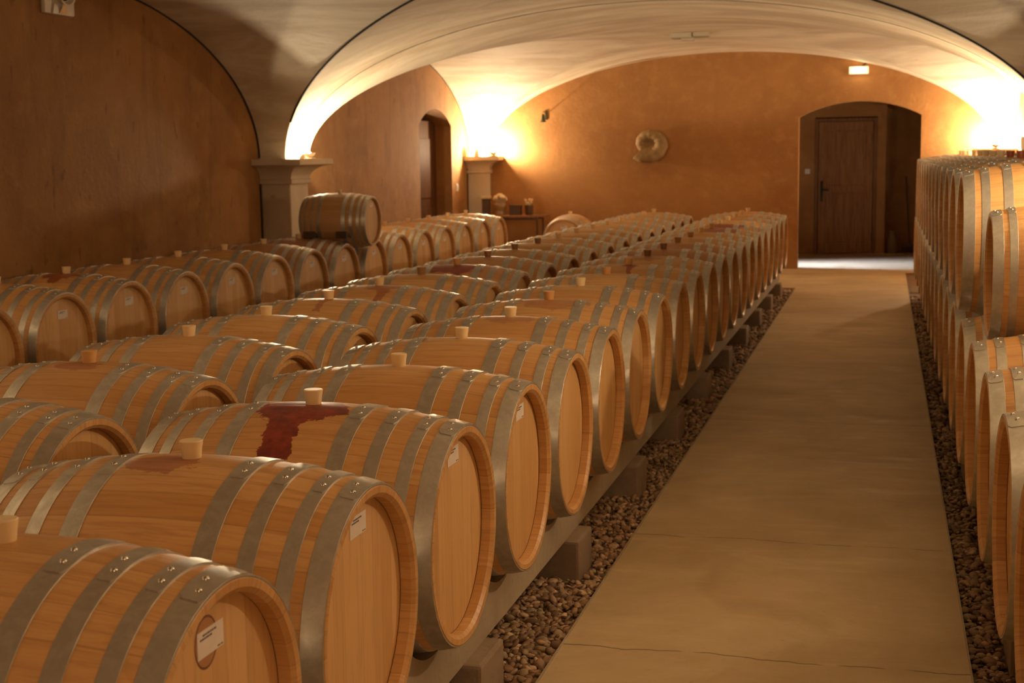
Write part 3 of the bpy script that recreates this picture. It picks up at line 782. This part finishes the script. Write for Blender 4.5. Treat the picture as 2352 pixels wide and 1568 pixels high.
# row by the left wall
R3 = {0: dict(stain=0.4, puddle=1.2, flush=0.2), 2: dict(stain=0.75, puddle=0.9, drip_x=0.0, drip_w=0.04, drip_len=0.5), 6: dict(flush=0.35, aged=0.35), 7: dict(flush=0.75, aged=0.35), 8: dict(flush=0.7), 9: dict(flush=0.5), 11: dict(flush=0.3)}
X3, Y3, N3 = -5.035, 6.2887, 15
look3 = {7: 'red-stained oak barrel below the small cask', 8: 'red-topped oak barrel below the small cask', 2: 'oak barrel with dark red stain on top'}
for k in range(N3):
    lab = look3.get(k, 'oak barrel with small white label')+', '+where(k, N3, 'left wall row')
    place('far', X3, Y3+k*S, ZAX, lab, G3, 0.6 if k > 6 else 0.3, paper=(random.uniform(-0.02, 0.0), -0.012+random.uniform(-0.01, 0.0)), **R3.get(k, {}))
# right-hand stack
XRR = 0.790; NL = 18; YL = 3.25; SL = 0.752
for k in range(NL):
    lab = 'steel-hooped oak barrel, '+where(k, NL, 'bottom row of right-hand stack')
    place('near' if k < 4 else 'far', XRR, YL+k*SL, 0.632, lab, G4, 1.0)
YU = YL+4.5*SL; NU = 13
for k in range(NU):
    lab = ('oak barrel with red-brown bung, ' if k < 5 else 'steel-hooped oak barrel, ')+where(k, NU, 'top row of right-hand stack')
    place('near' if k < 1 else 'far', XRR, YU+k*SL, 1.265, lab, G5, 3.0 if k < 5 else 0.0)
# smaller casks lying on top
place('far', 0.785, YL+3.5*SL, 1.172, 'small oak cask lying in front of the top row of the right-hand stack', 'small casks lying on the full-size barrels', 1.0, scale=0.82, cat='cask')
place('far', -4.78, 11.765, 1.119, 'small brown oak cask lying alone on top of the row by the left wall', 'small casks lying on the full-size barrels', 0.0, scale=0.70, paper=1, cat='cask', aged=0.35)
def wedge(x, y, z, sgn, label):
    v = [(-0.05, 0, 0), (0.05, 0, 0), (0.05, sgn*0.13, 0), (-0.05, sgn*0.13, 0), (-0.05, sgn*0.10, 0.06), (0.05, sgn*0.10, 0.06), (0.05, sgn*0.13, 0.06), (-0.05, sgn*0.13, 0.06)]
    f = [(3, 2, 1, 0), (0, 1, 5, 4), (4, 5, 6, 7), (1, 2, 6, 5), (2, 3, 7, 6), (3, 0, 4, 7)]
    o = mesh_obj('wedge', v, f, M['rust'], label=label, category='wedge', group='dark wedges steadying the small casks'); o.location = (x, y, z)
wedge(-4.93, 11.50, 0.985, -1, 'dark wooden wedge under the left end of the small cask by the left wall')
wedge(-4.62, 11.50, 0.985, -1, 'dark wooden wedge under the right end of the small cask by the left wall')
wedge(0.62, YL+3.5*SL-0.31, 0.992, -1, 'dark wooden wedge under the small cask on the right-hand stack')
# lone barrel at the far wall, head towards the camera
place('far', -4.36, 19.45, 0.487, 'lone oak barrel by the far wall right of the table, head facing the camera', 'lone barrel by the far wall', 0.2, rz=-PI/2, scale=0.98, paper=(-0.034, -0.01))
for p in PROTO.values():
    for ch in list(p.children):
        for g2 in list(ch.children): bpy.data.objects.remove(g2)
        bpy.data.objects.remove(ch)
    bpy.data.objects.remove(p)
bpy.data.objects.remove(LABEL); bpy.data.objects.remove(MARK)

m = MB()
for yy in (19.18, 19.72):
    m.box(-0.30, 0.30, yy-19.45-0.045, yy-19.45+0.045, 0.0, 0.142, bev=0.006)
    for sx in (-1, 1): m.add([(sx*0.30, yy-19.45-0.04, 0.14), (sx*0.30, yy-19.45+0.04, 0.14), (sx*0.13, yy-19.45+0.04, 0.14), (sx*0.13, yy-19.45-0.04, 0.14), (sx*0.30, yy-19.45-0.04, 0.22), (sx*0.30, yy-19.45+0.04, 0.22)], [(0, 1, 5, 4), (3, 2, 5, 4), (0, 3, 4), (1, 2, 5), (0, 1, 2, 3)])
o = m.obj('barrel_cradle', M['darkwood'], label='low dark cradle under the lone barrel by the far wall', category='cradle'); o.location = (-4.36, 19.45, 0)
# ------------------------------------------------------------------ concrete bearers and sleepers
def bearer(xc, y0, y1, cent, zax, label, group, zt=0.375, zb=0.13, wd=0.09):
    rr = 0.3555; v = []; f = []
    n = int((y1-y0)/0.03); 
    for i in range(n+1):
        y = y0+(y1-y0)*i/n; z = zt
        for c in cent:
            d = abs(y-c)
            if d < rr: z = min(z, zax-math.sqrt(rr*rr-d*d))
        z = min(z, 0.335 if not any(abs(y-c) < 0.5 for c in cent) else z)
        v += [(xc-wd/2, y, zb), (xc+wd/2, y, zb), (xc+wd/2, y, z), (xc-wd/2, y, z)]
    for i in range(n):
        for k in range(4): f.append((4*i+k, 4*(i+1)+k, 4*(i+1)+(k+1) % 4, 4*i+(k+1) % 4))
    f += [(0, 1, 2, 3), (4*n+3, 4*n+2, 4*n+1, 4*n)]
    return mesh_obj('concrete_bearer', v, f, M['concrete'], label=label, category='beam', group=group)
GB = 'scalloped concrete bearers under the barrel rows'
for nm, xc, ys, n, st, za in (('the row beside the aisle', X1, Y1, N1, S, ZAX), ('the middle row', X2, Y2, N2, S, ZAX), ('the row by the left wall', X3, Y3, N3, S, ZAX), ('the right-hand stack', XRR, YL, NL, SL, 0.632)):
    ce = [ys+k*st for k in range(n)]
    for sgn, side in ((1, 'right'), (-1, 'left')):
        bearer(xc+sgn*0.31, ce[0]-0.42, ce[-1]+0.35, ce, za, 'long scalloped concrete beam under the %s ends of %s' % (side, nm), GB)
k = 0
SLP = []
def sleeper(x0, x1, y, label, group, h=0.13):
    SLP.append((x0, x1, y))
    m = MB(); m.box(x0, x1, y-0.13, y+0.13, -0.05, h, bev=0.012)
    # rough top edge
    o = m.obj('concrete_sleeper', M['block'], label=label, category='block', group=group); return o
NS = 11
for k in range(NS):
    y = 2.62+1.405*k
    if y > 17.0: break
    sleeper(X1-0.42, -1.165, y, 'concrete sleeper block sticking out under the row beside the aisle, '+ORD[k]+' from the front', 'sleepers under the row beside the aisle')
for k in range(9):
    y = 3.35+1.405*k
    sleeper(0.43, XRR+0.36, y, 'concrete sleeper block under the right-hand stack, '+ORD[k]+' from the front', 'sleepers under the right-hand stack')
for k in range(9):
    y = 4.2+1.405*k
    sleeper(X2-0.40, X2+0.40, y, 'concrete sleeper block under the middle row, '+ORD[k]+' from the front', 'sleepers under the middle row')
    if k < 7: sleeper(X3-0.40, X3+0.40, y+2.3, 'concrete sleeper block under the row by the left wall, '+ORD[k]+' from the front', 'sleepers under the row by the left wall')

# ------------------------------------------------------------------ gravel
def ico(level):
    bm = bmesh.new(); bmesh.ops.create_icosphere(bm, subdivisions=level, radius=1.0)
    bm.verts.index_update(); v = [q.co.copy() for q in bm.verts]; f = [tuple(p.index for p in q.verts) for q in bm.faces]; bm.free(); return v, f
I1, I2 = ico(1), ico(2)
def gravel(name, x0, x1, y0, y1, label, seed):
    rnd = random.Random(seed); V = []; F = []
    y = y0
    while y < y1:
        near = y < 8.5
        step = 0.021 if near else 0.034
        x = x0
        while x < x1:
            px, py = x+rnd.uniform(-.5, .5)*step, y+rnd.uniform(-.5, .5)*step
            s = rnd.choice((0.55, 0.75, 0.95, 1.15, 1.45))*rnd.uniform(.85, 1.1)*step*0.68
            sx, sy_, sz = s*rnd.uniform(.8, 1.35), s*rnd.uniform(.7, 1.1), s*rnd.uniform(.4, .7)
            R = Matrix.Rotation(rnd.uniform(0, 6.28), 3, 'Z') @ Matrix.Rotation(rnd.gauss(0, .35), 3, 'X') @ Matrix.Rotation(rnd.gauss(0, .35), 3, 'Y')
            iv, if_ = I2 if y < 6.5 else I1
            b = len(V); pz = -0.032+rnd.uniform(-.006, .012)
            if px < x0+0.004 or px > x1-0.004 or any(abs(py-sy0) < 0.15 and sx0-0.02 < px < sx1+0.02 for sx0, sx1, sy0 in SLP): x += step; continue
            k1, k2, k3 = rnd.uniform(-.3, .3), rnd.uniform(-.3, .3), rnd.uniform(-.3, .3)
            for q in iv:
                t = 1+k1*q.x*q.y+k2*q.y*q.z+k3*q.x*q.z
                p = R @ Vector((q.x*sx*t, q.y*sy_*t, q.z*sz*t)); V.append((p.x+px, p.y+py, p.z+pz))
            F += [(a+b, c+b, d+b) for a, c, d in if_]
            x += step
        y += step
    return mesh_obj(name, V, F, M['gravel'], smooth=True, label=label, category='gravel', kind='stuff')
gravel('gravel', -1.46, -1.054, 3.2, 17.48, 'brown pebble gravel strip between the left barrels and the concrete path', 3)
gravel('gravel', 0.308, 0.56, 3.3, 16.8, 'brown pebble gravel strip between the path and the right-hand stack', 4)

# ------------------------------------------------------------------ table and objects at the far wall
def back_table():
    t = empty('console_table', (-5.375, 19.95, 0), label='half-round side table with thin dark legs against the far wall', category='table')
    n = 24; R1_, R2_ = 0.52, 0.36
    pts = [(-0.42, 0.30)]+[(-R1_*math.cos(PI*i/n), 0.02-R2_*math.sin(PI*i/n)) for i in range(n+1)]+[(R1_, 0.30)]
    N = len(pts)
    v = [(x, y, 0.785) for x, y in pts]+[(x, y, 0.812) for x, y in pts]
    f = [tuple(range(N))[::-1], tuple(range(N, 2*N))]+[(i, (i+1) % N, N+(i+1) % N, N+i) for i in range(N)]
    mesh_obj('tabletop', v, f, M['frame'], t)
    mb = MB(); mb.box(-0.40, 0.44, -0.16, -0.14, 0.745, 0.785); mb.box(-0.40, 0.44, 0.24, 0.26, 0.745, 0.785)
    mb.obj('apron', M['darkwood'], t)
    for x, y in ((-0.40, -0.13), (0.43, -0.13), (-0.40, 0.24), (0.43, 0.24)):
        MB().tube([(x, y, 0), (x, y, 0.785)], [0.012, 0.017], 8).obj('leg', M['darkwood'], t, smooth=True)
    zt = 0.812
    o = empty('lantern', (-5.752, 19.93, zt), label='tall dark lantern box with a pale lid, leftmost on the far side table', category='lantern')
    MB().box(-0.055, 0.055, -0.055, 0.055, 0, 0.245, bev=0.005).obj('body', M['slate'], o)
    MB().box(-0.066, 0.066, -0.066, 0.066, 0.245, 0.285, bev=0.008).obj('lid', M['straw'], o)
    o = empty('vase', (-5.532, 19.90, zt), label='round amber vase heaped with pale dried flowers on the far side table', category='vase')
    m = MB(); m.lathe([(0.001, 0), (0.075, 0), (0.082, 0.03), (0.070, 0.07), (0.098, 0.12), (0.104, 0.16), (0.095, 0.18), (0.001, 0.17)], 24); m.obj('bowl', M['glassjar'], o, smooth=True)
    m = MB()
    for i in range(90):
        a = random.uniform(0, 6.28); r = 0.105*math.sqrt(random.random()); h = 0.20+0.10*math.cos(r/0.105*1.2)+random.uniform(-.012, .012)
        m.sphere((r*math.cos(a), r*math.sin(a), h), random.uniform(0.012, 0.022), 8); m.tube([(r*.4*math.cos(a), r*.4*math.sin(a), 0.15), (r*math.cos(a), r*math.sin(a), h)], 0.002, 4)
    m.obj('dried_flowers', M['straw'], o, smooth=True)
    o = empty('wooden_box', (-5.298, 19.93, zt), label='low dark brown box between the vase and the flower pot on the far side table', category='box')
    MB().box(-0.086, 0.086, -0.055, 0.055, 0, 0.135, bev=0.004).obj('body', M['slate'], o)
    MB().box(-0.091, 0.091, -0.060, 0.060, 0.135, 0.152, bev=0.003).obj('lid', M['slate'], o)
    o = empty('flower_pot', (-5.090, 19.92, zt), label='small brown pot with pale dried flowers, rightmost on the far side table', category='flower pot')
    m = MB(); m.lathe([(0.001, 0.0), (0.052, 0.0), (0.056, 0.005), (0.070, 0.148), (0.066, 0.15), (0.001, 0.14)], 20); m.obj('pot', M['darkwood'], o, smooth=True)
    m = MB()
    for i in range(22):
        a = random.uniform(0, 6.28); r = random.uniform(0.01, 0.072); h = random.uniform(0.165, 0.235)
        m.sphere((r*math.cos(a), r*math.sin(a), h), random.uniform(0.010, 0.017), 8); m.tube([(r*.3*math.cos(a), r*.3*math.sin(a), 0.12), (r*math.cos(a), r*math.sin(a), h)], 0.002, 4)
    m.obj('dried_flowers', M['straw'], o, smooth=True)
    m = MB(); m.lathe([(0.001, 0.0), (0.19, 0.0), (0.21, 0.03), (0.225, 0.24), (0.235, 0.26), (0.215, 0.26), (0.2, 0.04), (0.001, 0.03)], 28)
    o = m.obj('tub', M['darkwood'], smooth=True, label='dark round tub on the floor under the far side table', category='tub'); o.location = (-5.20, 20.02, 0)
back_table()

# ammonite fossil on the far wall
def ammonite():
    a = empty('ammonite_fossil', (-3.36, YB-0.03, 1.835), label='large round ribbed ammonite fossil hanging on the orange far wall', category='fossil')
    V = []; F = []; turns = 2.6; n = 360; seg = 14
    for i in range(n+1):
        t = i/n; th = turns*2*PI*t; g = math.exp(-1.0*(1-t)*turns*0.66)
        rad = 0.190*g; tube = 0.098*g*(1+0.028*math.cos(th*11)) + 0.002
        c = Vector((rad*math.cos(-th-4.81), 0, 0.86*rad*math.sin(-th-4.81)))
        er = c.normalized()
        for k in range(seg):
            q = 2*PI*k/seg
            V.append((c+er*(tube*math.cos(q))+Vector((0, -1, 0))*(max(tube*0.95*math.sin(q)+0.05*g, -0.02))))
    for i in range(n):
        for k in range(seg): F.append((i*seg+k, i*seg+(k+1) % seg, (i+1)*seg+(k+1) % seg, (i+1)*seg+k))
    F.append(tuple(n*seg+k for k in range(seg)))
    a.scale = (1.2, 1.15, 1.15)
    mesh_obj('shell', V, F, M['fossil'], a, smooth=True)
    MB().lathe([(0.001, 0.025), (0.10, 0.025), (0.095, -0.02), (0.001, -0.025)], 32, 'Y').obj('stone_backing', M['fossil'], a, smooth=True, angle=40)
ammonite()
# bell
def bell():
    b = empty('bell', (-4.93, YB-0.20, 2.235), label='small dark bronze bell on a bracket on the far wall near the left uplight', category='bell')
    MB().lathe([(0.001, 0.062), (0.014, 0.060), (0.022, 0.045), (0.026, 0.01), (0.033, -0.03), (0.047, -0.058), (0.044, -0.060), (0.028, -0.03), (0.018, 0.03), (0.001, 0.045)], 24).obj('bell_cup', M['bronze'], b, smooth=True)
    MB().sphere((0, 0, -0.055), 0.010, 10).obj('clapper', M['bronze'], b, smooth=True)
    m = MB(); m.tube([(0, 0, 0.06), (0, 0, 0.085), (0, 0.05, 0.10), (0, 0.198, 0.06)], 0.006, 8); m.box(-0.02, 0.02, 0.19, 0.199, -0.02, 0.12, bev=0.003); m.obj('bracket', M['bronze'], b, smooth=True)
bell()
# emergency light over the doorway
def exit_lamp():
    e = empty('emergency_light', (-0.385, YB, 2.81), label='small lit emergency light on the far wall above the arched doorway', category='lamp')
    MB().box(-0.135, 0.135, -0.03, 0.0, -0.055, 0.055, bev=0.006).obj('housing', M['white'], e)
    MB().box(-0.13, 0.13, -0.062, -0.03, -0.05, 0.05, bev=0.010).obj('diffuser', M['exit'], e, label='glowing diffuser')
    MB().sphere((-0.01, -0.062, 0.005), 0.02, 12, sc=(1.3, 0.4, 1)).obj('lamp_core', M['exit_core'], e, smooth=True)
    MB().tube([(0.04, -0.015, 0.05), (0.09, -0.03, 0.09), (0.12, -0.012, 0.155)], 0.010, 8).obj('cable', M['iron'], e, smooth=True)
    ld = bpy.data.lights.new('emergency_lamp', 'POINT'); ld.energy = 1.2; ld.color = WARM; ld.shadow_soft_size = 0.03
    lo = bpy.data.objects.new('lamp', ld); COL.objects.link(lo); lo.parent = e; lo.location = (0, -0.12, 0)
exit_lamp()
# twin-spot fitting high on the left wall
def wall_lamp():
    e = empty('wall_spotlight', (XL, 9.52, 2.80), label='metal wall light with round dark lens high on the left wall', category='lamp')
    MB().box(0.0, 0.045, -0.20, 0.20, 0.0, 0.34, bev=0.02).obj('back_plate', M['cream_metal'], e, smooth=True)
    m = MB(); m.lathe([(0.105, 0.0), (0.115, 0.03), (0.125, 0.05), (0.11, 0.05), (0.09, 0.02), (0.001, 0.015)], 32, 'X', (0.045, 0.03, 0.19)); m.obj('lamp_ring', M['cream_metal'], e, smooth=True)
    m = MB(); m.sphere((0.06, 0.03, 0.19), 0.085, 24, sc=(0.45, 1, 1)); m.obj('lens', M['lens'], e, smooth=True)
    m = MB(); m.add([(0.047, -0.02, 0.01), (0.047, 0.09, 0.005), (0.075, 0.05, 0.08), (0.075, 0.0, 0.08)], [(0, 1, 2, 3)]); m.tube([(0.05, -0.12, 0.0), (0.055, -0.09, 0.12)], 0.006, 6)
    m.obj('reflector', M['reflector'], e)
wall_lamp()
# keystone boss at the crown of the far bay
m = MB(); m.box(-0.26, 0.0, -0.14, 0.14, -0.05, 0.02, bev=0.012); m.box(0.01, 0.2, -0.12, 0.12, -0.04, 0.02, bev=0.012); m.box(-0.14, 0.02, -0.06, 0.06, -0.08, -0.045, bev=0.01)
o = m.obj('vault_boss', M['concrete'], label='small block-shaped stone boss at the crown of the far vault', category='boss'); o.location = (-2.28, 17.05, 3.115)
